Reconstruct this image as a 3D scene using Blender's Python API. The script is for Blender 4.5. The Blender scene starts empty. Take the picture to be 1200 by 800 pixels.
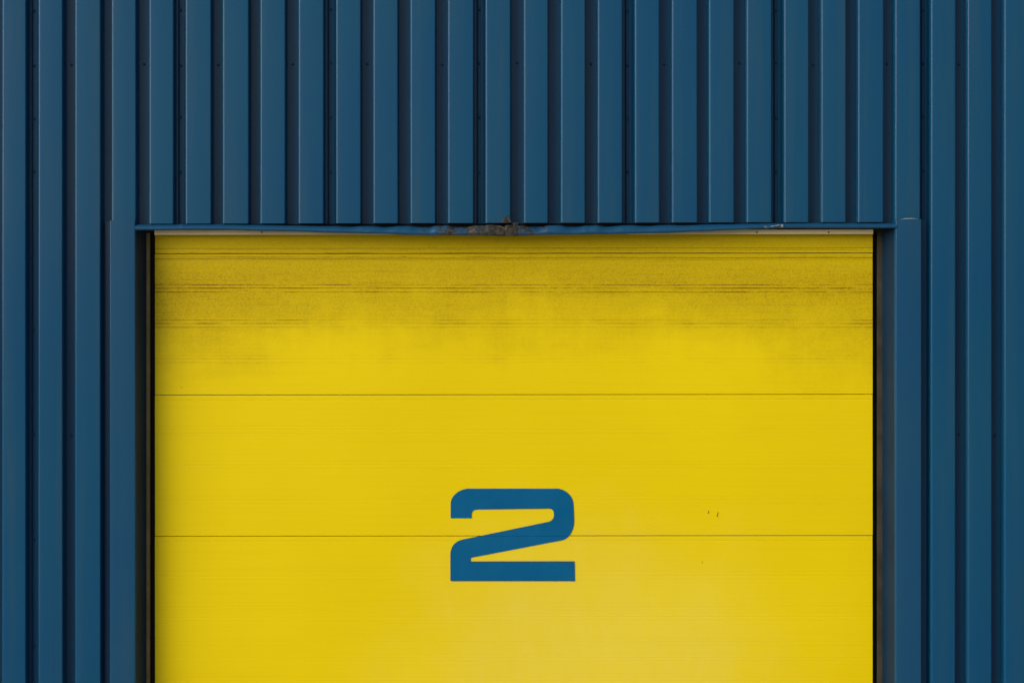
import bpy, bmesh, math, random
from mathutils import Vector, noise
from mathutils.geometry import tessellate_polygon

random.seed(7)
sc = bpy.context.scene
col = sc.collection

# ------------------------------------------------------------------ scale
S = 3.0 / 840.0            # metres per photo pixel on the front plane of the ribs
D = 10.0                    # camera distance from that plane
ZC = 2.73                  # camera height


def X(px, d=0.0):
    return (px - 600.0) * S * (D + d) / D


def Z(py, d=0.0):
    return ZC - (py - 400.0) * S * (D + d) / D


WALL_TOP = 6.2
WALL_X = 7.6

# ------------------------------------------------------------------ materials
def new_mat(name):
    m = bpy.data.materials.new(name)
    m.use_nodes = True
    nt = m.node_tree
    b = nt.nodes['Principled BSDF']
    return m, nt, b


def nd(nt, t, **kw):
    n = nt.nodes.new(t)
    for k, v in kw.items():
        setattr(n, k, v)
    return n


def val(nt, sock, v):
    if isinstance(v, (int, float)):
        sock.default_value = v
    else:
        nt.links.new(v, sock)


def math_n(nt, op, a, b=0.0, c=None, clamp=False):
    n = nd(nt, 'ShaderNodeMath', operation=op, use_clamp=clamp)
    val(nt, n.inputs[0], a)
    val(nt, n.inputs[1], b)
    if c is not None:
        val(nt, n.inputs[2], c)
    return n.outputs[0]


def smooth(nt, v, lo, hi, a=0.0, b=1.0):
    n = nd(nt, 'ShaderNodeMapRange', interpolation_type='SMOOTHSTEP')
    val(nt, n.inputs['Value'], v)
    n.inputs['From Min'].default_value = lo
    n.inputs['From Max'].default_value = hi
    n.inputs['To Min'].default_value = a
    n.inputs['To Max'].default_value = b
    return n.outputs[0]


def mixc(nt, f, a, b, mode='MIX'):
    n = nd(nt, 'ShaderNodeMix', data_type='RGBA', blend_type=mode)
    val(nt, n.inputs['Factor'], f)
    for s, v in ((n.inputs[6], a), (n.inputs[7], b)):
        if isinstance(v, (tuple, list)):
            s.default_value = (*v, 1.0) if len(v) == 3 else v
        else:
            nt.links.new(v, s)
    return n.outputs[2]


def noise_n(nt, vec, scale, detail=3.0, rough=0.55, stretch=None):
    if stretch:
        mp = nd(nt, 'ShaderNodeMapping')
        mp.inputs['Scale'].default_value = stretch
        nt.links.new(vec, mp.inputs['Vector'])
        vec = mp.outputs[0]
    n = nd(nt, 'ShaderNodeTexNoise')
    n.inputs['Scale'].default_value = scale
    n.inputs['Detail'].default_value = detail
    n.inputs['Roughness'].default_value = rough
    nt.links.new(vec, n.inputs['Vector'])
    return n.outputs['Fac']


def bump(nt, b, h, strength, dist):
    n = nd(nt, 'ShaderNodeBump')
    n.inputs['Strength'].default_value = strength
    n.inputs['Distance'].default_value = dist
    nt.links.new(h, n.inputs['Height'])
    nt.links.new(n.outputs[0], b.inputs['Normal'])


def pos(nt):
    return nd(nt, 'ShaderNodeNewGeometry').outputs['Position']


def blue_paint(name, base, grime=0.55, rough=0.34):
    m, nt, b = new_mat(name)
    p = pos(nt)
    big = noise_n(nt, p, 1.1, 4.0)
    run = noise_n(nt, p, 1.0, 5.0, 0.6, (14.0, 14.0, 0.55))
    fine = noise_n(nt, p, 210.0, 2.0)
    c = mixc(nt, smooth(nt, big, 0.3, 0.75), base, tuple(v * f for v, f in zip(base, (1.9, 1.10, 0.96))))
    # chalky streaks washed down the sheet
    c = mixc(nt, math_n(nt, 'MULTIPLY', smooth(nt, run, 0.46, 0.74), grime), c, (0.022, 0.074, 0.128))
    # small chips and specks
    sp = noise_n(nt, p, 62.0, 1.0)
    c = mixc(nt, smooth(nt, sp, 0.80, 0.84, 0.0, 0.55), c, (0.01, 0.012, 0.014))
    c = mixc(nt, smooth(nt, fine, 0.3, 0.7, 0.0, 0.18), c, (0.010, 0.078, 0.15))
    nt.links.new(c, b.inputs['Base Color'])
    r = math_n(nt, 'MULTIPLY_ADD', run, 0.22, rough - 0.11)
    nt.links.new(r, b.inputs['Roughness'])
    b.inputs['Specular IOR Level'].default_value = 0.06
    b.inputs['Coat Weight'].default_value = 0.34
    b.inputs['Coat Roughness'].default_value = 0.13
    b.inputs['Coat IOR'].default_value = 1.5
    peel = noise_n(nt, p, 260.0, 2.0, 0.5)
    wav = noise_n(nt, p, 3.2, 2.0)
    h = math_n(nt, 'ADD', math_n(nt, 'MULTIPLY', peel, 0.00022), math_n(nt, 'MULTIPLY', wav, 0.003))
    bump(nt, b, h, 0.7, 1.0)
    return m


BLUE = (0.0026, 0.064, 0.164)
M_BLUE = blue_paint('blue_coated_steel', BLUE)
M_TRIM = blue_paint('blue_trim_steel', (0.0060, 0.064, 0.160), 0.40, 0.30)


def flash_mat():
    m, nt, b = new_mat('dented_blue_flashing')
    p = pos(nt)
    sx = nd(nt, 'ShaderNodeSeparateXYZ')
    nt.links.new(p, sx.inputs[0])
    x = sx.outputs[0]
    n1 = noise_n(nt, p, 24.0, 4.0, 0.62)
    n2 = noise_n(nt, p, 90.0, 3.0)
    # paint scraped to dull metal where lorries have hit the middle of the lintel
    ax = math_n(nt, 'ABSOLUTE', math_n(nt, 'SUBTRACT', x, X(572)))
    near = smooth(nt, ax, 0.04, 0.50, 0.46, 0.04)
    scr = smooth(nt, math_n(nt, 'ADD', n1, near), 0.78, 0.90)
    c = mixc(nt, smooth(nt, n2, 0.3, 0.7), (0.007, 0.062, 0.15), (0.008, 0.072, 0.17))
    c = mixc(nt, math_n(nt, 'MULTIPLY', scr, 0.9), c, mixc(nt, smooth(nt, n2, 0.35, 0.7), (0.018, 0.020, 0.018), (0.085, 0.070, 0.048)))
    # bare bright scratches
    bare = smooth(nt, noise_n(nt, p, 40.0, 2.0, 0.5, (0.6, 1.0, 2.5)), 0.70, 0.74)
    ax2 = math_n(nt, 'ABSOLUTE', math_n(nt, 'SUBTRACT', x, X(895)))
    bare = math_n(nt, 'MULTIPLY', bare, smooth(nt, ax2, 0.05, 0.16, 1.0, 0.12))
    c = mixc(nt, bare, c, (0.45, 0.45, 0.43))
    nt.links.new(c, b.inputs['Base Color'])
    b.inputs['Roughness'].default_value = 0.36
    b.inputs['Specular IOR Level'].default_value = 0.3
    bump(nt, b, math_n(nt, 'MULTIPLY', n1, 0.004), 0.5, 1.0)
    return m


M_FLASH = flash_mat()

JOINTS = [297.0, 462.5, 627.8, 793.1]
PITCH = 165.3
D_DOOR = 0.115
PH = PITCH * S * (D + D_DOOR) / D


def door_mat():
    m, nt, b = new_mat('yellow_door_coating')
    p = pos(nt)
    s = nd(nt, 'ShaderNodeSeparateXYZ')
    nt.links.new(p, s.inputs[0])
    x, z = s.outputs[0], s.outputs[2]
    k = S * (D + D_DOOR) / D
    # height measured downwards from the top of the opening, in metres
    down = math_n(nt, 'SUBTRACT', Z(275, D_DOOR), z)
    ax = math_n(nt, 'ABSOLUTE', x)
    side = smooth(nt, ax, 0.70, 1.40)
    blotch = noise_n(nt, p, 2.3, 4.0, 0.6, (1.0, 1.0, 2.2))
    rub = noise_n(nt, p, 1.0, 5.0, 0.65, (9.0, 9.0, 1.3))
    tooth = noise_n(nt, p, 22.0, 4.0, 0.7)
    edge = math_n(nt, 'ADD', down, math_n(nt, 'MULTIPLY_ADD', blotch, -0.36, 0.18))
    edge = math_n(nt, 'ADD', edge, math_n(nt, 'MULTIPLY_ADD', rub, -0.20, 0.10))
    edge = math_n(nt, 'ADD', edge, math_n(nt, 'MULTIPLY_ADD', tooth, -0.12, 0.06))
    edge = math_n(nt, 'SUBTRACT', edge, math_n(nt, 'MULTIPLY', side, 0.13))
    dirt_shade = smooth(nt, edge, 0.10, 0.58, 1.0, 0.0)  # top grime, with the amber shade below the lintel painted in
    dirt_shade = math_n(nt, 'MULTIPLY', dirt_shade, smooth(nt, down, 0.06, 0.20, 0.55, 1.0))
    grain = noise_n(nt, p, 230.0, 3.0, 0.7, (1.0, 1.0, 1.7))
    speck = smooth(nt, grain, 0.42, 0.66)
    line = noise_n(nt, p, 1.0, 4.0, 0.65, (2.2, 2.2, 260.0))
    f = math_n(nt, 'MULTIPLY', dirt_shade, math_n(nt, 'MULTIPLY_ADD', speck, 0.36, 0.32))
    f = math_n(nt, 'ADD', f, math_n(nt, 'MULTIPLY', dirt_shade, smooth(nt, line, 0.52, 0.72, 0.0, 0.22)), clamp=True)
    # dirt lodged in the fine pressed lines of each section and beside the top joint
    ph = math_n(nt, 'FRACT', math_n(nt, 'DIVIDE', math_n(nt, 'SUBTRACT', Z(JOINTS[0], D_DOOR), z), PH / 4))
    grooves = None
    for c0, amt in ((0.985, 1.0), (0.093, 0.8), (0.89, 0.7)):
        dd = math_n(nt, 'ABSOLUTE', math_n(nt, 'SUBTRACT', ph, c0))
        gg = smooth(nt, dd, 0.006, 0.022, amt, 0.0)
        grooves = gg if grooves is None else math_n(nt, 'MAXIMUM', grooves, gg)
    broken = smooth(nt, noise_n(nt, p, 1.0, 5.0, 0.7, (5.0, 5.0, 40.0)), 0.36, 0.62)
    g_amt = math_n(nt, 'MULTIPLY_ADD', dirt_shade, 0.62, 0.055)
    f = math_n(nt, 'ADD', f, math_n(nt, 'MULTIPLY', math_n(nt, 'MULTIPLY', grooves, broken), g_amt), clamp=True)
    for py, amt in ((290.8, 0.34), (302.6, 0.40), (304.6, 0.2)):
        dd = math_n(nt, 'ABSOLUTE', math_n(nt, 'SUBTRACT', math_n(nt, 'SUBTRACT', z, Z(py, D_DOOR)), math_n(nt, 'MULTIPLY', x, 0.00115)))
        f = math_n(nt, 'ADD', f, smooth(nt, dd, 0.0008, 0.0030, amt, 0.0), clamp=True)
    base = mixc(nt, smooth(nt, noise_n(nt, p, 0.8, 3.0), 0.3, 0.7), (0.76, 0.59, 0.0), (0.80, 0.63, 0.001))
    st = noise_n(nt, p, 1.0, 5.0, 0.7, (1.2, 1.2, 190.0))
    base = mixc(nt, smooth(nt, st, 0.42, 0.75, 0.0, 0.15), base, (0.62, 0.44, 0.0))
    # pale dust in uneven patches, with the lower door's sheen painted in
    dx = math_n(nt, 'SUBTRACT', x, X(690))
    dz = math_n(nt, 'SUBTRACT', z, Z(800))
    r = math_n(nt, 'SQRT', math_n(nt, 'ADD', math_n(nt, 'MULTIPLY', dx, dx),
                                  math_n(nt, 'MULTIPLY', math_n(nt, 'MULTIPLY', dz, dz), 1.6)))
    patch = noise_n(nt, p, 2.6, 5.0, 0.62, (1.0, 1.0, 0.7))
    fine = noise_n(nt, p, 30.0, 4.0, 0.7, (1.0, 1.0, 0.4))
    rr = math_n(nt, 'ADD', r, math_n(nt, 'MULTIPLY_ADD', patch, -1.0, 0.5))
    dust_sheen = smooth(nt, rr, 0.25, 1.15, 1.0, 0.0)
    dust_sheen = math_n(nt, 'MULTIPLY', dust_sheen, math_n(nt, 'MULTIPLY_ADD', fine, 0.5, 0.2))
    base = mixc(nt, math_n(nt, 'MULTIPLY', dust_sheen, 0.70), base, (0.80, 0.68, 0.15))
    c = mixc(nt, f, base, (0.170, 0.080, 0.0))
    # sparse nicks
    nick = smooth(nt, noise_n(nt, p, 34.0, 1.0, 0.5, (1.0, 1.0, 0.6)), 0.83, 0.85)
    c = mixc(nt, math_n(nt, 'MULTIPLY', nick, 0.4), c, (0.16, 0.11, 0.02))
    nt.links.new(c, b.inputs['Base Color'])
    rg = math_n(nt, 'MULTIPLY_ADD', f, 0.35, 0.36)
    nt.links.new(rg, b.inputs['Roughness'])
    b.inputs['Specular IOR Level'].default_value = 0.16
    emb = noise_n(nt, p, 170.0, 2.0, 0.5)
    wav = noise_n(nt, p, 2.0, 2.0)
    bump(nt, b, math_n(nt, 'ADD', math_n(nt, 'MULTIPLY', emb, 0.0006), math_n(nt, 'MULTIPLY', wav, 0.004)), 0.6, 1.0)
    return m


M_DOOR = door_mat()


def numeral_mat():
    m, nt, b = new_mat('numeral_blue_film')
    p = pos(nt)
    n = noise_n(nt, p, 6.0, 4.0, 0.6)
    f = noise_n(nt, p, 120.0, 3.0)
    c = mixc(nt, smooth(nt, n, 0.3, 0.7), (0.0010, 0.098, 0.255), (0.003, 0.112, 0.275))
    c = mixc(nt, smooth(nt, f, 0.62, 0.72, 0.0, 0.25), c, (0.05, 0.09, 0.12))
    s = smooth(nt, noise_n(nt, p, 45.0, 2.0), 0.74, 0.78, 0.0, 0.7)
    c = mixc(nt, s, c, (0.02, 0.05, 0.07))
    nt.links.new(c, b.inputs['Base Color'])
    b.inputs['Roughness'].default_value = 0.45
    b.inputs['Specular IOR Level'].default_value = 0.08
    return m


M_NUM = numeral_mat()


def plain(name, a, bcol, scale, rough, bstr=0.0):
    m, nt, b = new_mat(name)
    p = pos(nt)
    n = noise_n(nt, p, scale, 5.0, 0.6)
    nt.links.new(mixc(nt, smooth(nt, n, 0.3, 0.7), a, bcol), b.inputs['Base Color'])
    b.inputs['Roughness'].default_value = rough
    b.inputs['Specular IOR Level'].default_value = 0.18
    if bstr:
        bump(nt, b, noise_n(nt, p, scale * 4, 3.0), 0.6, bstr)
    return m


M_CREAM = plain('cream_soffit_trim', (0.74, 0.63, 0.40), (0.80, 0.70, 0.46), 9.0, 0.5)
M_RUBBER = plain('black_rubber', (0.004, 0.004, 0.004), (0.010, 0.010, 0.010), 40.0, 0.7)
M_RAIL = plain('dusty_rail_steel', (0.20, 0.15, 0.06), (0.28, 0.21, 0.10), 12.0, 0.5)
M_RAIL_DARK = plain('shade_toned_rail_steel', (0.030, 0.028, 0.020), (0.055, 0.050, 0.034), 12.0, 0.55)  # right rail: shade painted into the steel colour
M_CORE = plain('dark_wall_core', (0.010, 0.012, 0.014), (0.02, 0.02, 0.022), 5.0, 0.85)
M_LINER = plain('grey_blue_liner_steel', (0.002, 0.018, 0.050), (0.004, 0.025, 0.062), 4.0, 0.45)
M_SEAM = plain('shaded_blue_seam', (0.001, 0.030, 0.075), (0.003, 0.055, 0.13), 40.0, 0.6)
M_SCUFF = plain('scuffed_blue_edge', (0.06, 0.13, 0.20), (0.22, 0.28, 0.34), 40.0, 0.5)
M_SCREW = plain('dark_blue_screw', (0.003, 0.040, 0.095), (0.004, 0.050, 0.115), 90.0, 0.6)
M_TAB = plain('scraped_grey_metal', (0.012, 0.014, 0.014), (0.075, 0.068, 0.055), 45.0, 0.5, 0.003)
M_BARE = plain('bare_bright_metal', (0.10, 0.12, 0.15), (0.62, 0.62, 0.60), 75.0, 0.3)
M_SPECK = plain('rusty_fixing', (0.03, 0.02, 0.012), (0.07, 0.045, 0.02), 90.0, 0.6)


def ground_mat():
    m, nt, b = new_mat('yard_concrete')
    p = pos(nt)
    a = noise_n(nt, p, 0.25, 6.0, 0.6)
    f = noise_n(nt, p, 25.0, 4.0, 0.6)
    c = mixc(nt, smooth(nt, a, 0.3, 0.7), (0.40, 0.375, 0.33), (0.50, 0.47, 0.42))
    c = mixc(nt, math_n(nt, 'MULTIPLY', f, 0.35), c, (0.18, 0.17, 0.16))
    nt.links.new(c, b.inputs['Base Color'])
    b.inputs['Roughness'].default_value = 0.85
    bump(nt, b, f, 0.4, 0.004)
    return m


M_GROUND = ground_mat()

# ------------------------------------------------------------------ helpers
def empty(name, loc, label=None, cat=None, group=None):
    o = bpy.data.objects.new(name, None)
    o.location = loc
    o.empty_display_size = 0.2
    col.objects.link(o)
    if label:
        o['label'] = label
        o['category'] = cat
    if group:
        o['group'] = group
    return o


def link(name, me, mat, parent=None, smooth_angle=None, origin=None):
    """world-coordinate mesh -> object; its origin goes to the given point"""
    if origin is not None:
        ov = Vector(origin)
        for v in me.vertices:
            v.co -= ov
    else:
        ov = Vector((0, 0, 0))
    me.materials.append(mat)
    if smooth_angle:
        for f in me.polygons:
            f.use_smooth = True
        me.set_sharp_from_angle(angle=math.radians(smooth_angle))
    o = bpy.data.objects.new(name, me)
    col.objects.link(o)
    if parent:
        base = Vector((0, 0, 0))
        q = parent
        while q:
            base += q.location
            q = q.parent
        o.parent = parent
        o.location = ov - base
    else:
        o.location = ov
    return o


def pyd(name, verts, faces):
    me = bpy.data.meshes.new(name)
    me.from_pydata(verts, [], faces)
    bm = bmesh.new()
    bm.from_mesh(me)
    bmesh.ops.remove_doubles(bm, verts=bm.verts, dist=1e-6)
    bm.to_mesh(me)
    bm.free()
    me.update()
    return me


def box_bm(bm, x0, x1, y0, y1, z0, z1, bev=0.0):
    r = bmesh.ops.create_cube(bm, size=1.0)
    for v in r['verts']:
        v.co = Vector(((x0 + x1) / 2 + v.co.x * (x1 - x0), (y0 + y1) / 2 + v.co.y * (y1 - y0), (z0 + z1) / 2 + v.co.z * (z1 - z0)))
    if bev:
        es = list({e for v in r['verts'] for e in v.link_edges})
        bmesh.ops.bevel(bm, geom=es, offset=bev, segments=2, affect='EDGES', profile=0.5)


def box(name, x0, x1, y0, y1, z0, z1, mat, parent=None, bev=0.0):
    bm = bmesh.new()
    box_bm(bm, x0, x1, y0, y1, z0, z1, bev)
    me = bpy.data.meshes.new(name)
    bm.to_mesh(me)
    bm.free()
    return link(name, me, mat, parent, None, ((x0 + x1) / 2, y0, z0))


def round_poly(pts, rad, seg=4):
    """polyline with each inner corner replaced by an arc-like quadratic"""
    out = [pts[0]]
    for i in range(1, len(pts) - 1):
        r = rad if not isinstance(rad, (tuple, list)) else rad[i - 1]
        a, p, c = Vector(pts[i - 1]), Vector(pts[i]), Vector(pts[i + 1])
        rr = min(r, (a - p).length * 0.45, (c - p).length * 0.45)
        s = p + (a - p).normalized() * rr
        e = p + (c - p).normalized() * rr
        for k in range(seg + 1):
            t = k / seg
            q = s * (1 - t) ** 2 + p * 2 * t * (1 - t) + e * t * t
            out.append((q.x, q.y))
    out.append(pts[-1])
    return out


def thicken(o, t, off):
    sm = o.modifiers.new('thickness', 'SOLIDIFY')
    sm.thickness = t
    sm.offset = off
    es = o.modifiers.new('sharp folds', 'EDGE_SPLIT')
    es.split_angle = math.radians(40)


# ------------------------------------------------------------------ the wall
wall = empty('corrugated_wall', (0, 0.06, 0),
             'dark blue ribbed metal wall surrounding the yellow door, with a dented lintel above it', 'wall')
wall['kind'] = 'thing'

VD = 0.057                    # depth of the valleys
edges = [2.5, 45, 88, 131, 175, 217.5, 261, 305, 350, 394, 437.5, 481, 525, 569, 614, 657.5, 700.5,
         744, 787.5, 831, 875, 919, 962.5, 1005.5, 1049, 1091, 1134, 1177]
ends = [30, 73, 117.5, 159, 203, 247, 291, 334, 379, 422.5, 466, 510, 554.5, 598, 642, 685.5, 729,
        772.5, 817, 860, 904, 947.5, 991, 1035, 1078, 1119.5, 1162, 1206]
N0 = len(edges)
lo = 0
while X(edges[0]) > -WALL_X:
    edges.insert(0, edges[0] - 43.5)
    ends.insert(0, ends[0] - 43.5)
    lo += 1
while X(ends[-1]) < WALL_X:
    edges.append(edges[-1] + 43.5)
    ends.append(ends[-1] + 43.5)
SLOPE = 1.0                   # px of side-wall splay


def bottom_py(px):
    """lower edge of the sheets above the door, in photo rows (the lintel climbs slightly to the right)"""
    return 262.2 - 2.0 * (px - 160) / 890.0


def rib_bottom(i):
    """None when rib i runs to the ground"""
    c = (edges[i] + ends[i]) / 2
    return Z(bottom_py(c)) if 160 < c < 1048 else None


Z_FOOT = 0.12


def rows(z0, z1):
    n = max(2, int((z1 - z0) / 0.16))
    return [z0 + (z1 - z0) * k / n for k in range(n + 1)]


def sheet(first, last):
    """ribs first..last with the valley on the left of each; the sheet laps onto the next one's first valley"""
    verts, faces = [], []

    def strip(poly, z0, z1, seed):
        zs = rows(z0, z1)
        base = len(verts)
        n = len(poly)
        for z in zs:
            for (x, y) in poly:
                w = noise.noise(Vector((x * 2.1, z * 1.3, seed))) * 0.0016
                w2 = noise.noise(Vector((z * 0.9, x * 3.0, seed + 9))) * 0.0010
                verts.append((x + w2, y + w, z))
        for a in range(len(zs) - 1):
            for k in range(n - 1):
                i = base + a * n + k
                faces.append((i, i + 1, i + n + 1, i + n))

    for i in range(first, last + 1):
        e0 = edges[i]
        e1 = ends[i]
        pe = ends[i - 1] if i > 0 else e0 - 15
        zb = rib_bottom(i)
        z0 = zb if zb is not None else Z_FOOT
        # valley left of the rib: belongs to the opening when either neighbour rib is above it
        zv = z0
        if i > 0 and rib_bottom(i - 1) is not None and zb is None:
            zv = rib_bottom(i - 1)
        lap = (i == first)
        va, vb = X(pe + SLOPE), X(e0 - SLOPE)
        # valley, with the thin overlapping edge on lap joints
        if lap:
            mid = va + (vb - va) * 0.58
            pts = [(va, VD - 0.0008), (va + (vb - va) * 0.22, VD - 0.0008), (va + (vb - va) * 0.30, VD - 0.0045),
                   (va + (vb - va) * 0.38, VD - 0.0008), (mid, VD - 0.0008), (mid + 0.0015, VD - 0.006), (vb - 0.004, VD - 0.006), (vb, VD - 0.004)]
        else:
            pts = [(va, VD), (va + (vb - va) * 0.5, VD), (vb, VD)]
        strip(pts, zv, WALL_TOP, first)
        # rib: side walls and face
        rp = round_poly([(vb, pts[-1][1]), (X(e0), 0.0), (X(e1), 0.0), (X(e1 + SLOPE), VD)], (0.0085, 0.0045), 6)
        strip(rp, z0, WALL_TOP, first)
    # the left flank of the previous valley is closed by the rib to the left; end lip
    me = pyd('cladding_sheet', verts, faces)
    o = link('cladding_sheet', me, M_BLUE, wall, 28, (X((edges[first] + ends[last]) / 2), 0.0, Z_FOOT))
    thicken(o, 0.0009, 1)
    return o


# screws: hexagon heads with washers in the valleys
def screw_mesh():
    bm = bmesh.new()
    bmesh.ops.create_cone(bm, cap_ends=True, segments=16, radius1=0.0058, radius2=0.0052, depth=0.002)
    r = bmesh.ops.create_cone(bm, cap_ends=True, segments=6, radius1=0.0038, radius2=0.0035, depth=0.005)
    for v in r['verts']:
        v.co.z += 0.0036
    for v in bm.verts:
        v.co = Vector((v.co.x, -v.co.z, v.co.y))
    me = bpy.data.meshes.new('screw')
    bm.to_mesh(me)
    bm.free()
    me.materials.append(M_SCREW)
    return me


SCREW = screw_mesh()


def add_screw(sheet_o, x, z, y):
    s = bpy.data.objects.new('screw', SCREW)
    col.objects.link(s)
    s.parent = sheet_o
    s.location = Vector((x, y, z)) - (sheet_o.location + wall.location)
    s.rotation_euler.y = random.uniform(0, 1.0)


total = len(edges)
start = (lo + 1) % 4
firsts = list(range(start, total, 4))
if firsts[0] != 0:
    firsts.insert(0, 0)
screw_rows = [10, 74, 136.5, 200]
for j, f in enumerate(firsts):
    last = (firsts[j + 1] - 1) if j + 1 < len(firsts) else total - 1
    so = sheet(f, last)
    for i in range(f, last + 1):
        if not (lo <= i < lo + N0):
            continue
        lap = i == f
        pe = ends[i - 1] if i > 0 else edges[i] - 15
        cx = (pe + edges[i]) / 2 + random.uniform(-0.6, 0.6)
        outer = cx < 122 or cx > 1086
        rr = [(p, 0) for p in screw_rows] if lap else [(74, 0)] if (i % 2 == 0) else []
        if outer and lap:
            rr = rr + [(385, 0), (510, 0), (634, 0), (760, 0)]
        elif outer:
            rr = rr + [(510, 0)]
        for (py, _) in rr:
            add_screw(so, X(cx), Z(py) + random.uniform(-0.006, 0.006), VD - (0.0062 if lap else 0.0012))

# structural core behind the sheets (with the doorway left open)
OPL, OPR = X(160), X(1048)
TOPZ = Z(262)
bm = bmesh.new()
box_bm(bm, -WALL_X, OPL - 0.005, 0.074, 0.30, 0.0, WALL_TOP - 0.02)
box_bm(bm, OPR + 0.005, WALL_X, 0.074, 0.30, 0.0, WALL_TOP - 0.02)
box_bm(bm, OPL - 0.003, OPR + 0.003, 0.076, 0.100, TOPZ + 0.002, WALL_TOP - 0.02)
me = bpy.data.meshes.new('insulated_core')
bm.to_mesh(me)
bm.free()
link('insulated_core', me, M_CORE, wall, None, (0, 0.06, 0))

box('parapet_cap', -WALL_X - 0.03, WALL_X + 0.03, -0.035, 0.34, WALL_TOP, WALL_TOP + 0.06, M_TRIM, wall, 0.006)
box('base_rail', -WALL_X, OPL - 0.06, -0.012, 0.055, 0.02, Z_FOOT - 0.004, M_TRIM, wall, 0.003)
box('base_rail', OPR + 0.06, WALL_X, -0.012, 0.055, 0.02, Z_FOOT - 0.004, M_TRIM, wall, 0.003)


def patch_mesh(name, pts, y0, thick, mat, parent, curl=0.0):
    """small irregular bent plate drawn in photo pixels"""
    bm = bmesh.new()
    cx = sum(p[0] for p in pts) / len(pts)
    cz = sum(p[1] for p in pts) / len(pts)
    vs = []
    for (px, py) in pts:
        vs.append(bm.verts.new((X(px), y0 + curl * (noise.noise(Vector((px * 0.4, py * 0.4, 3)))), Z(py))))
    c = bm.verts.new((X(cx), y0 - thick * 1.4, Z(cz)))
    fs = [bm.faces.new((vs[k], vs[(k + 1) % len(vs)], c)) for k in range(len(vs))]
    ex = bmesh.ops.extrude_face_region(bm, geom=fs)
    for v in ex['geom']:
        if isinstance(v, bmesh.types.BMVert):
            v.co.y += thick
    bmesh.ops.recalc_face_normals(bm, faces=bm.faces)
    me = bpy.data.meshes.new(name)
    bm.to_mesh(me)
    bm.free()
    return link(name, me, mat, parent, 35, (X(cx), y0, Z(cz)))


# door-side trims: folded sheet run as one profile from the valley round into the reveal
def trim(side):
    if side < 0:
        f_in, f_out, lip, top = 158.6, 129.3, 122.3, 258.6
        flip = 1
    else:
        f_in, f_out, lip, top = 1049.4, 1079.2, 1086.2, 256.9
        flip = -1
    P = -0.008
    prof = [(X(lip, 0.045), VD - 0.002), (X(lip, 0.045), 0.0455), (X(f_out) - flip * 0.001, 0.045), (X(f_out), P), (X(f_in), P), (X(f_in) + flip * 0.0016, 0.010)]
    pr = round_poly(prof, 0.0040, 5)
    # greyer folded liner running from the trim back to the guide rail
    lin = [(X(f_in) + flip * 0.0016, 0.0105), (X(171.2 if side < 0 else 1034.2, 0.108), 0.108),
           (X(170.0 if side < 0 else 1035.4, 0.114), 0.114)]
    rv, rf = [], []
    for z in (0.03, 1.0, 2.0, Z(266)):
        rv += [(x, y, z) for (x, y) in lin]
    for a in range(3):
        for k in range(2):
            i = a * 3 + k
            rf.append((i, i + 1, i + 4, i + 3))
    lo_me = pyd('reveal_liner', rv, rf)
    ro = link('reveal_liner', lo_me, M_LINER, wall, None, (X(f_in), 0.01, 0.03))
    thicken(ro, 0.0012, 0)
    verts, faces = [], []
    zs = rows(0.03, Z(top))
    n = len(pr)
    for z in zs:
        for (x, y) in pr:
            w = noise.noise(Vector((z * 0.8, x * 1.5, 40 + side))) * 0.0016
            verts.append((x + w * 0.6, y + w, z))
    for a in range(len(zs) - 1):
        for k in range(n - 1):
            i = a * n + k
            faces.append((i, i + 1, i + n + 1, i + n))
    x0, x1 = sorted((X(f_out), X(f_in)))
    me = pyd('jamb_trim', verts, faces)
    o = link('jamb_trim', me, M_TRIM, wall, 28, ((x0 + x1) / 2, 0.0, 0.03))
    thicken(o, 0.0012, 0)
    return o


tl = trim(-1)
tr = trim(1)


patch_mesh('scuff', [(1054.5, 257.4), (1060, 255.8), (1070, 255.6), (1076, 256.8), (1070, 256.9), (1060, 257.0)], -0.0095, 0.0008, M_SCUFF, tr, 0.0)


# lintel flashing: upstand behind the ribs, a sloping sill and a bruised drip lip
def lerp_tab(tab, x):
    if x <= tab[0][0]:
        return tab[0][1]
    for (a, va), (b, vb) in zip(tab, tab[1:]):
        if x <= b:
            t = (x - a) / (b - a)
            t = t * t * (3 - 2 * t)
            return va + (vb - va) * t
    return tab[-1][1]


BOT = [(158, 270.0), (250, 269.4), (330, 271.0), (400, 273.0), (440, 274.0), (490, 275.4), (560, 276.0), (600, 276.6), (640, 275.2),
       (720, 274.4), (770, 273.4), (820, 271.4), (860, 269.6), (890, 268.0), (930, 267.3), (1051, 267.6)]
TOP = [(158, 263.4), (250, 263.2), (300, 263.9), (350, 264.8), (400, 265.8), (450, 266.2), (520, 266.4), (600, 266.6), (680, 266.0),
       (740, 265.2), (800, 264.2), (850, 263.0), (900, 262.0), (960, 261.6), (1051, 261.8)]


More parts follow.
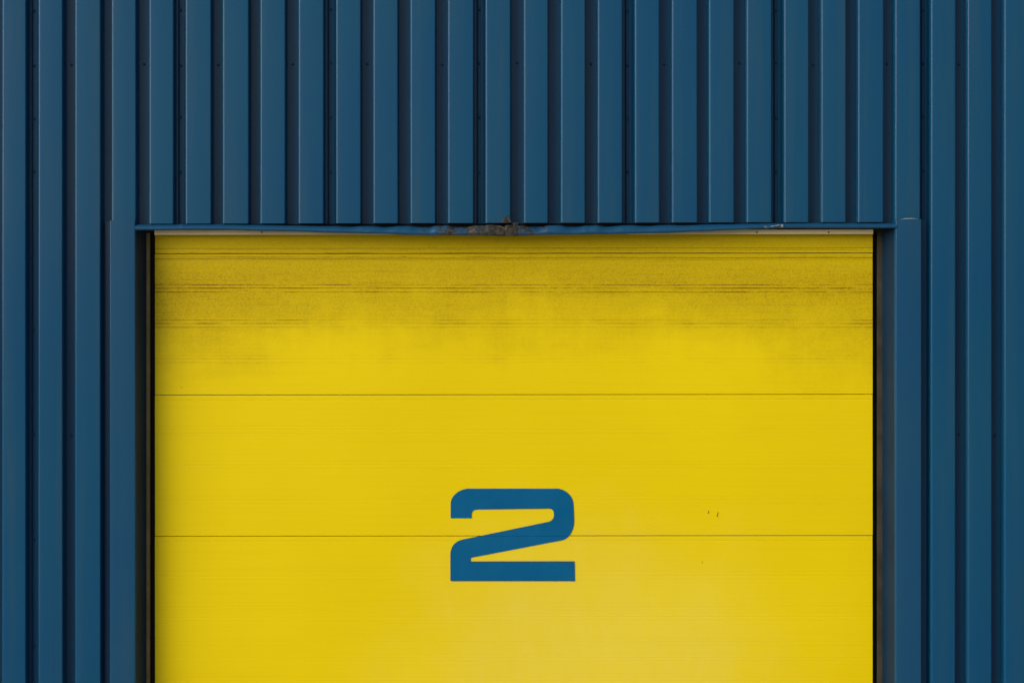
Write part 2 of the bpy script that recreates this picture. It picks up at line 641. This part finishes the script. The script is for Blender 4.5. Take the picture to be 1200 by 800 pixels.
def flashing():
    verts, faces = [], []
    xs = [158.4 + (1050.2 - 158.4) * k / 446 for k in range(447)]
    npr = None
    for px in xs:
        # bruises: the lip is pushed down under each rib in the hit stretch and stays up at the valleys
        hit = max(0.0, 1 - abs(px - 590) / 270.0)
        hit = hit * hit * (3 - 2 * hit)
        ph = 0.0
        for i in range(lo, lo + N0):
            if edges[i] - 8 < px < ends[i] + 8:
                t = (px - edges[i]) / (ends[i] - edges[i])
                ph = max(0.0, math.sin(max(0, min(1, t)) * math.pi))
        jit = noise.noise(Vector((px * 0.09, 1.7, 0)))
        jit2 = noise.noise(Vector((px * 0.31, 5.1, 0)))
        t = lerp_tab(TOP, px) + hit * (2.4 * ph - 1.9 + 0.5 * jit) + 0.12 * jit2 * hit
        b = lerp_tab(BOT, px) + hit * (0.35 * jit + 0.25 * jit2)
        back = hit * (0.010 * ph + 0.006 * jit)          # pushed in
        pr = [(VD - 0.016, Z(t) + 0.0030),
              (0.006 + back, Z(t) + 0.0005),
              (0.000 + back, Z(t) - 0.0012),
              (-0.007 + back * 0.7, Z(t + (b - t) * 0.30)),
              (-0.0120 + back * 0.5, Z(t + (b - t) * 0.55)),
              (-0.0130 + back * 0.4, Z(t + (b - t) * 0.72)),
              (-0.0105 + back * 0.3, Z(t + (b - t) * 0.90)),
              (-0.0060 + back * 0.2, Z(b)),
              (0.004, Z(b) + 0.0012),
              (0.014, Z(b) + 0.005)]
        npr = len(pr)
        for (y, z) in pr:
            verts.append((X(px), y, z))
    for a in range(len(xs) - 1):
        for k in range(npr - 1):
            i = a * npr + k
            faces.append((i, i + npr, i + npr + 1, i + 1))
    me = pyd('lintel_flashing', verts, faces)
    o = link('lintel_flashing', me, M_FLASH, wall, 50, (0, 0, TOPZ))
    o['label'] = 'dented blue lintel flashing scraped bare at its middle'
    thicken(o, 0.0012, 0)
    return o


fl = flashing()


patch_mesh('torn_tab', [(592, 264.6), (597, 263.6), (603.5, 264.6), (605.5, 268), (606.5, 275.2), (604.5, 277.2), (598, 276.8), (592, 275.6), (590.8, 270)],
           -0.0165, 0.004, M_TAB, fl, 0.004)
patch_mesh('torn_tab', [(569, 264.2), (576, 263.6), (586, 264.6), (590.6, 266), (590.5, 274.6), (583, 275.3), (573, 274.4), (568.4, 271)],
           -0.0150, 0.003, M_TAB, fl, 0.005)
patch_mesh('grime_scrap', [(585.8, 260.8), (589.5, 257.2), (593.5, 252.2), (595.3, 252.0), (597.0, 255.6), (599.4, 260.6), (594, 261.2)],
           -0.0025, 0.0016, M_TAB, fl, 0.0015)  # triangular grime stain on the rib, built as a thin plate
patch_mesh('grime_scrap', [(600.4, 261.6), (604, 260.6), (607.5, 261.2), (606.5, 264.4), (601.5, 264.4)], 0.004, 0.002, M_TAB, fl, 0.003)
patch_mesh('bright_scrape', [(902, 265.6), (907, 264.5), (913, 263.5), (914, 264.1), (908, 265.4), (903, 266.2)], -0.0155, 0.002, M_BARE, fl, 0.003)
patch_mesh('bright_scrape', [(914.0, 264.2), (916.2, 263.2), (918.0, 264.2), (917.6, 266.0), (915.0, 266.3)], -0.0175, 0.004, M_BARE, fl, 0.002)
patch_mesh('bright_scrape', [(895.0, 265.4), (897.6, 264.8), (898.4, 266.0), (895.6, 266.4)], -0.0145, 0.0015, M_BARE, fl, 0.001)


# soffit plate behind the lip, and the cream brush strip closing the gap to the door
def slab(name, pr, px0, px1, dx, tilt, mat, y0):
    bm = bmesh.new()
    x0, x1 = X(px0, dx), X(px1, dx)
    a = [bm.verts.new((x0, y, z - tilt)) for (y, z) in pr]
    b = [bm.verts.new((x1, y, z + tilt)) for (y, z) in pr]
    n = len(pr)
    for k in range(n):
        bm.faces.new((a[k], b[k], b[(k + 1) % n], a[(k + 1) % n]))
    bm.faces.new(a[::-1])
    bm.faces.new(b)
    bmesh.ops.recalc_face_normals(bm, faces=bm.faces)
    me = bpy.data.meshes.new(name)
    bm.to_mesh(me)
    bm.free()
    return link(name, me, mat, wall, None, (0, y0, TOPZ))


slab('soffit_plate', [(0.030, Z(267.0, 0.03)), (0.052, Z(268.0, 0.052)), (0.052, Z(268.0, 0.052) + 0.004), (0.030, Z(267.0, 0.03) + 0.004)],
     158.9, 1049.1, 0, 0.003, M_TRIM, 0.03)
slab('gap_blocker', [(0.0605, Z(255.0)), (0.0605, Z(271.5)), (0.0640, Z(271.5)), (0.0640, Z(255.0))], 159.0, 1049.0, 0, 0.003, M_CORE, 0.0605)  # added dark plate that keeps the gap above the lip black
sf = slab('brush_strip', [(0.0565, Z(274.7, 0.056)), (0.0550, Z(274.0, 0.056)), (0.0550, Z(269.4, 0.056)), (0.0595, Z(269.4, 0.056)), (0.0595, Z(274.7, 0.056))],
          181.0, 1023.2, 0.056, 0.0016, M_CREAM, 0.0550)
for px in (307, 456, 887, 971):
    bm = bmesh.new()
    bmesh.ops.create_uvsphere(bm, u_segments=10, v_segments=6, radius=0.0035)
    me = bpy.data.meshes.new('rivet')
    bm.to_mesh(me)
    bm.free()
    o = link('rivet', me, M_SPECK, sf, 60)
    o.location = Vector((X(px, 0.0545), 0.0545, Z(272.3, 0.0545))) - (sf.location + wall.location)

# ------------------------------------------------------------------ the door
door = empty('sectional_door', (0, D_DOOR + 0.02, 0),
             'closed bright yellow sectional door with a large blue 2, dirty along its top', 'door')
door['kind'] = 'thing'
DL, DR = X(181.8, D_DOOR), X(1022.6, D_DOOR)
TILT = -0.00115               # the joints climb about one pixel to the right


def panel_mesh(name, h):
    """one door section: face profile with triple fine lines, bevelled joint edges; local coords, bottom at 0"""
    g = h / 4
    prof = [(0.045, 0.0010), (0.014, 0.0010), (0.003, 0.0010), (0.0005, 0.0016), (0.0, 0.0030)]

    def line(z, dep, w):
        return [(0.0, z - w), (dep, z - w * 0.3), (dep, z + w * 0.3), (0.0, z + w)]
    for k in range(4):
        c = h - (k + 0.985) * g
        if k == 3:
            c = 0.024
        trip = [line(c - 0.016, 0.00025, 0.0026), line(c, 0.0003, 0.0028), line(c + 0.014, 0.0002, 0.0026)]
        prof_k = [p for t in trip for p in t]
        if k == 3:
            prof_k = [p for p in prof_k if p[1] > 0.006]
        if k == 0:
            prof_top = [p for t in (line(h - 0.022, 0.0008, 0.0026), ) for p in t]
        panel_mesh.parts.append((c, prof_k))
    allp = sorted([p for _, pk in panel_mesh.parts for p in pk] + prof_top, key=lambda p: p[1])
    panel_mesh.parts = []
    # drop anything that folds back
    prof += allp
    prof += [(0.0, h - 0.0030), (0.0005, h - 0.0016), (0.003, h - 0.0010), (0.014, h - 0.0010), (0.045, h - 0.0010)]
    nx = 48
    verts, faces = [], []
    n = len(prof)
    for a in range(nx + 1):
        x = DL + (DR - DL) * a / nx
        for (y, z) in prof:
            verts.append((x, y, z))
    for a in range(nx):
        for k in range(n - 1):
            i = a * n + k
            faces.append((i, i + n, i + n + 1, i + 1))
        i = a * n
        faces.append((i, i + n - 1, i + 2 * n - 1, i + n))
    faces.append(tuple(range(n)))
    faces.append(tuple(nx * n + k for k in reversed(range(n))))
    me = pyd(name, verts, faces)
    me.materials.append(M_DOOR)
    return me


panel_mesh.parts = []
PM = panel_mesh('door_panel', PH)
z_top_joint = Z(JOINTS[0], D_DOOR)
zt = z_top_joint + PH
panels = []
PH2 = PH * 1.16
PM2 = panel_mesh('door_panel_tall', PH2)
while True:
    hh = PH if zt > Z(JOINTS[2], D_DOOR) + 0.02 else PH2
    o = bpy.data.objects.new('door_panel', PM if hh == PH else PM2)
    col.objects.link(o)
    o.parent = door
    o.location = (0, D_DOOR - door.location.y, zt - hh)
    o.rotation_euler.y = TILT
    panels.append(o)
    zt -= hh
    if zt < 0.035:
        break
# the lowest section is cut to the floor
low = panels[-1]
zb = low.location.z
if zb < 0.03:
    me = PM2.copy()
    bm = bmesh.new()
    bm.from_mesh(me)
    bmesh.ops.bisect_plane(bm, geom=bm.verts[:] + bm.edges[:] + bm.faces[:], plane_co=(0, 0, 0.03 - zb), plane_no=(0, 0, -1), clear_outer=True)
    bm.to_mesh(me)
    bm.free()
    low.data = me
box('leak_blocker', DL + 0.01, DR - 0.01, D_DOOR + 0.047, D_DOOR + 0.052, 0.03, TOPZ + 0.15, M_CORE, door)  # unseen dark sheet added to stop light leaking through the joints
box('bottom_seal', DL, DR, D_DOOR + 0.004, D_DOOR + 0.04, 0.004, 0.034, M_RUBBER, door, 0.004)


def numeral():
    pts = [(150, 303), (150, 212)]

    def bez(p0, p1, p2, p3, n=12):
        for k in range(1, n + 1):
            t = k / n
            pts.append(tuple((1 - t) ** 3 * a + 3 * (1 - t) ** 2 * t * b + 3 * (1 - t) * t * t * c + t ** 3 * d
                             for a, b, c, d in zip(p0, p1, p2, p3)))
    bez((150, 212), (152, 158), (208, 119), (265, 118))
    pts.append((822, 118))
    bez((822, 118), (880, 126), (917, 172), (918, 220))
    pts.append((922, 318))
    bez((922, 318), (921, 384), (888, 430), (848, 440))
    pts.append((280, 549))
    bez((280, 549), (273, 553), (273, 570), (281, 572), 6)
    pts.append((925, 571))
    pts.append((927, 696))
    pts.append((156, 696))
    bez((156, 696), (150, 695), (148, 692), (148, 686), 5)
    pts.append((148, 528))
    bez((148, 528), (150, 472), (182, 444), (232, 434))
    pts.append((762, 325))
    bez((762, 325), (786, 318), (795, 303), (795, 282), 8)
    bez((795, 282), (797, 258), (787, 245), (765, 244), 8)
    pts.append((312, 249))
    bez((312, 249), (290, 250), (282, 262), (281, 282), 8)
    pts.append((281, 303))
    bm = bmesh.new()
    yb = D_DOOR - 0.0006
    vs = []
    for (a, b) in pts:
        px, py = 500 + a / 5.335, 550 + b / 5.333
        px += 0.06 * noise.noise(Vector((a * 0.03, b * 0.03, 0)))
        py += 0.10 * noise.noise(Vector((a * 0.02, b * 0.02, 7)))
        vs.append(bm.verts.new((X(px, D_DOOR), yb - 0.0014, Z(py, D_DOOR))))
    for tri in tessellate_polygon([[Vector((v.co.x, v.co.z, 0)) for v in vs]]):
        bm.faces.new([vs[k] for k in tri])
    bmesh.ops.recalc_face_normals(bm, faces=bm.faces)
    zj = Z(JOINTS[2], D_DOOR)
    for off, keep in ((0.0010, 1), ):
        for s in (1, -1):
            bmesh.ops.bisect_plane(bm, geom=bm.verts[:] + bm.edges[:] + bm.faces[:], plane_co=(0, 0, zj + s * off), plane_no=(0, 0, 1))
    for g in bm.faces:                       # joint groove's shade painted as a dark line across the numeral
        if abs(g.calc_center_median().z - zj) < 0.0009:
            g.material_index = 1
    ex = bmesh.ops.extrude_face_region(bm, geom=bm.faces[:])
    for v in ex['geom']:
        if isinstance(v, bmesh.types.BMVert):
            v.co.y += 0.0012
    bmesh.ops.recalc_face_normals(bm, faces=bm.faces)
    me = bpy.data.meshes.new('numeral')
    bm.to_mesh(me)
    bm.free()
    o = link('numeral', me, M_NUM, door, None, (X(600, D_DOOR), yb, zj))
    me.materials.append(M_SEAM)
    o['label'] = 'blue numeral 2 with rounded corners'
    return o


numeral()

# two short scratches right of the numeral
for (a, b) in (((829.6, 601.5), (830.6, 597.8)), ((840.2, 605.0), (841.6, 599.6))):
    pts = [(a[0] - 0.35, a[1]), (b[0] - 0.2, b[1]), (b[0] + 0.35, b[1] + 0.2), (a[0] + 0.4, a[1] + 0.3)]
    bm = bmesh.new()
    f = bm.faces.new([bm.verts.new((X(p, D_DOOR), D_DOOR - 0.0012, Z(q, D_DOOR))) for p, q in pts])
    ex = bmesh.ops.extrude_face_region(bm, geom=[f])
    for v in ex['geom']:
        if isinstance(v, bmesh.types.BMVert):
            v.co.y += 0.0009
    bmesh.ops.recalc_face_normals(bm, faces=bm.faces)
    me = bpy.data.meshes.new('scratch')
    bm.to_mesh(me)
    bm.free()
    link('scratch', me, M_SPECK, door, None, (X(a[0], D_DOOR), D_DOOR, Z(a[1], D_DOOR)))

# guide rails, and black strips put in to keep the door's side gaps dark
RT = Z(268)
dr = 0.117
for (a, b, c, d) in ((170.6, 175.4, 175.6, 181.9), (1034.4, 1028.2, 1028.0, 1022.5)):
    x0, x1 = sorted((X(a, dr) - (0.03 if a < 600 else -0.03), X(b, dr)))
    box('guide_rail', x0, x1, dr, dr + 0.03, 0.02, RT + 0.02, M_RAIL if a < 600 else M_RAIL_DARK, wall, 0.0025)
    x0, x1 = sorted((X(c, dr), X(d, dr)))
    box('dark_gap_strip', x0 - 0.004, x1 + 0.004, dr + 0.032, dr + 0.06, 0.02, RT + 0.02, M_RUBBER, wall)

# ------------------------------------------------------------------ ground
bm = bmesh.new()
bmesh.ops.create_grid(bm, x_segments=2, y_segments=2, size=400)
me = bpy.data.meshes.new('ground')
bm.to_mesh(me)
bm.free()
g = link('ground', me, M_GROUND)
g['kind'] = 'structure'

# ------------------------------------------------------------------ light
SUN_EL, SUN_AZ = 24.0, 50.0      # azimuth: degrees to the left of the wall's outward normal
w = bpy.data.worlds.new('World')
sc.world = w
w.use_nodes = True
nt = w.node_tree
bg = nt.nodes['Background']
sky = nt.nodes.new('ShaderNodeTexSky')
sky.sky_type = 'NISHITA'
sky.sun_disc = False
sky.sun_elevation = math.radians(SUN_EL)
sky.sun_rotation = math.radians(180 + SUN_AZ)
sky.air_density = 1.0
sky.dust_density = 3.0
sky.ozone_density = 1.0
nt.links.new(sky.outputs[0], bg.inputs['Color'])
bg.inputs['Strength'].default_value = 0.09

L = bpy.data.lights.new('sun', 'SUN')
L.energy = 1.5
L.angle = math.radians(50)
L.color = (1.0, 0.94, 0.84)
lo_ = bpy.data.objects.new('sun', L)
el, az = math.radians(SUN_EL), math.radians(SUN_AZ)
dirv = Vector((-math.sin(az) * math.cos(el), -math.cos(az) * math.cos(el), math.sin(el)))
lo_.rotation_euler = dirv.to_track_quat('Z', 'Y').to_euler()
lo_.location = dirv * 20
col.objects.link(lo_)

# ------------------------------------------------------------------ camera
cam = bpy.data.cameras.new('camera')
co = bpy.data.objects.new('camera', cam)
col.objects.link(co)
co.location = (0, -D, ZC)
co.rotation_euler = (math.radians(90), 0, 0)
cam.sensor_width = 36.0
cam.lens = 36.0 * D / (1200 * S)
cam.clip_end = 2000
sc.camera = co

sc.view_settings.view_transform = 'Standard'
sc.view_settings.look = 'None'
sc.view_settings.exposure = 0.30
sc.view_settings.gamma = 1.0
sc.render.engine = 'CYCLES'
sc.cycles.use_denoising = True
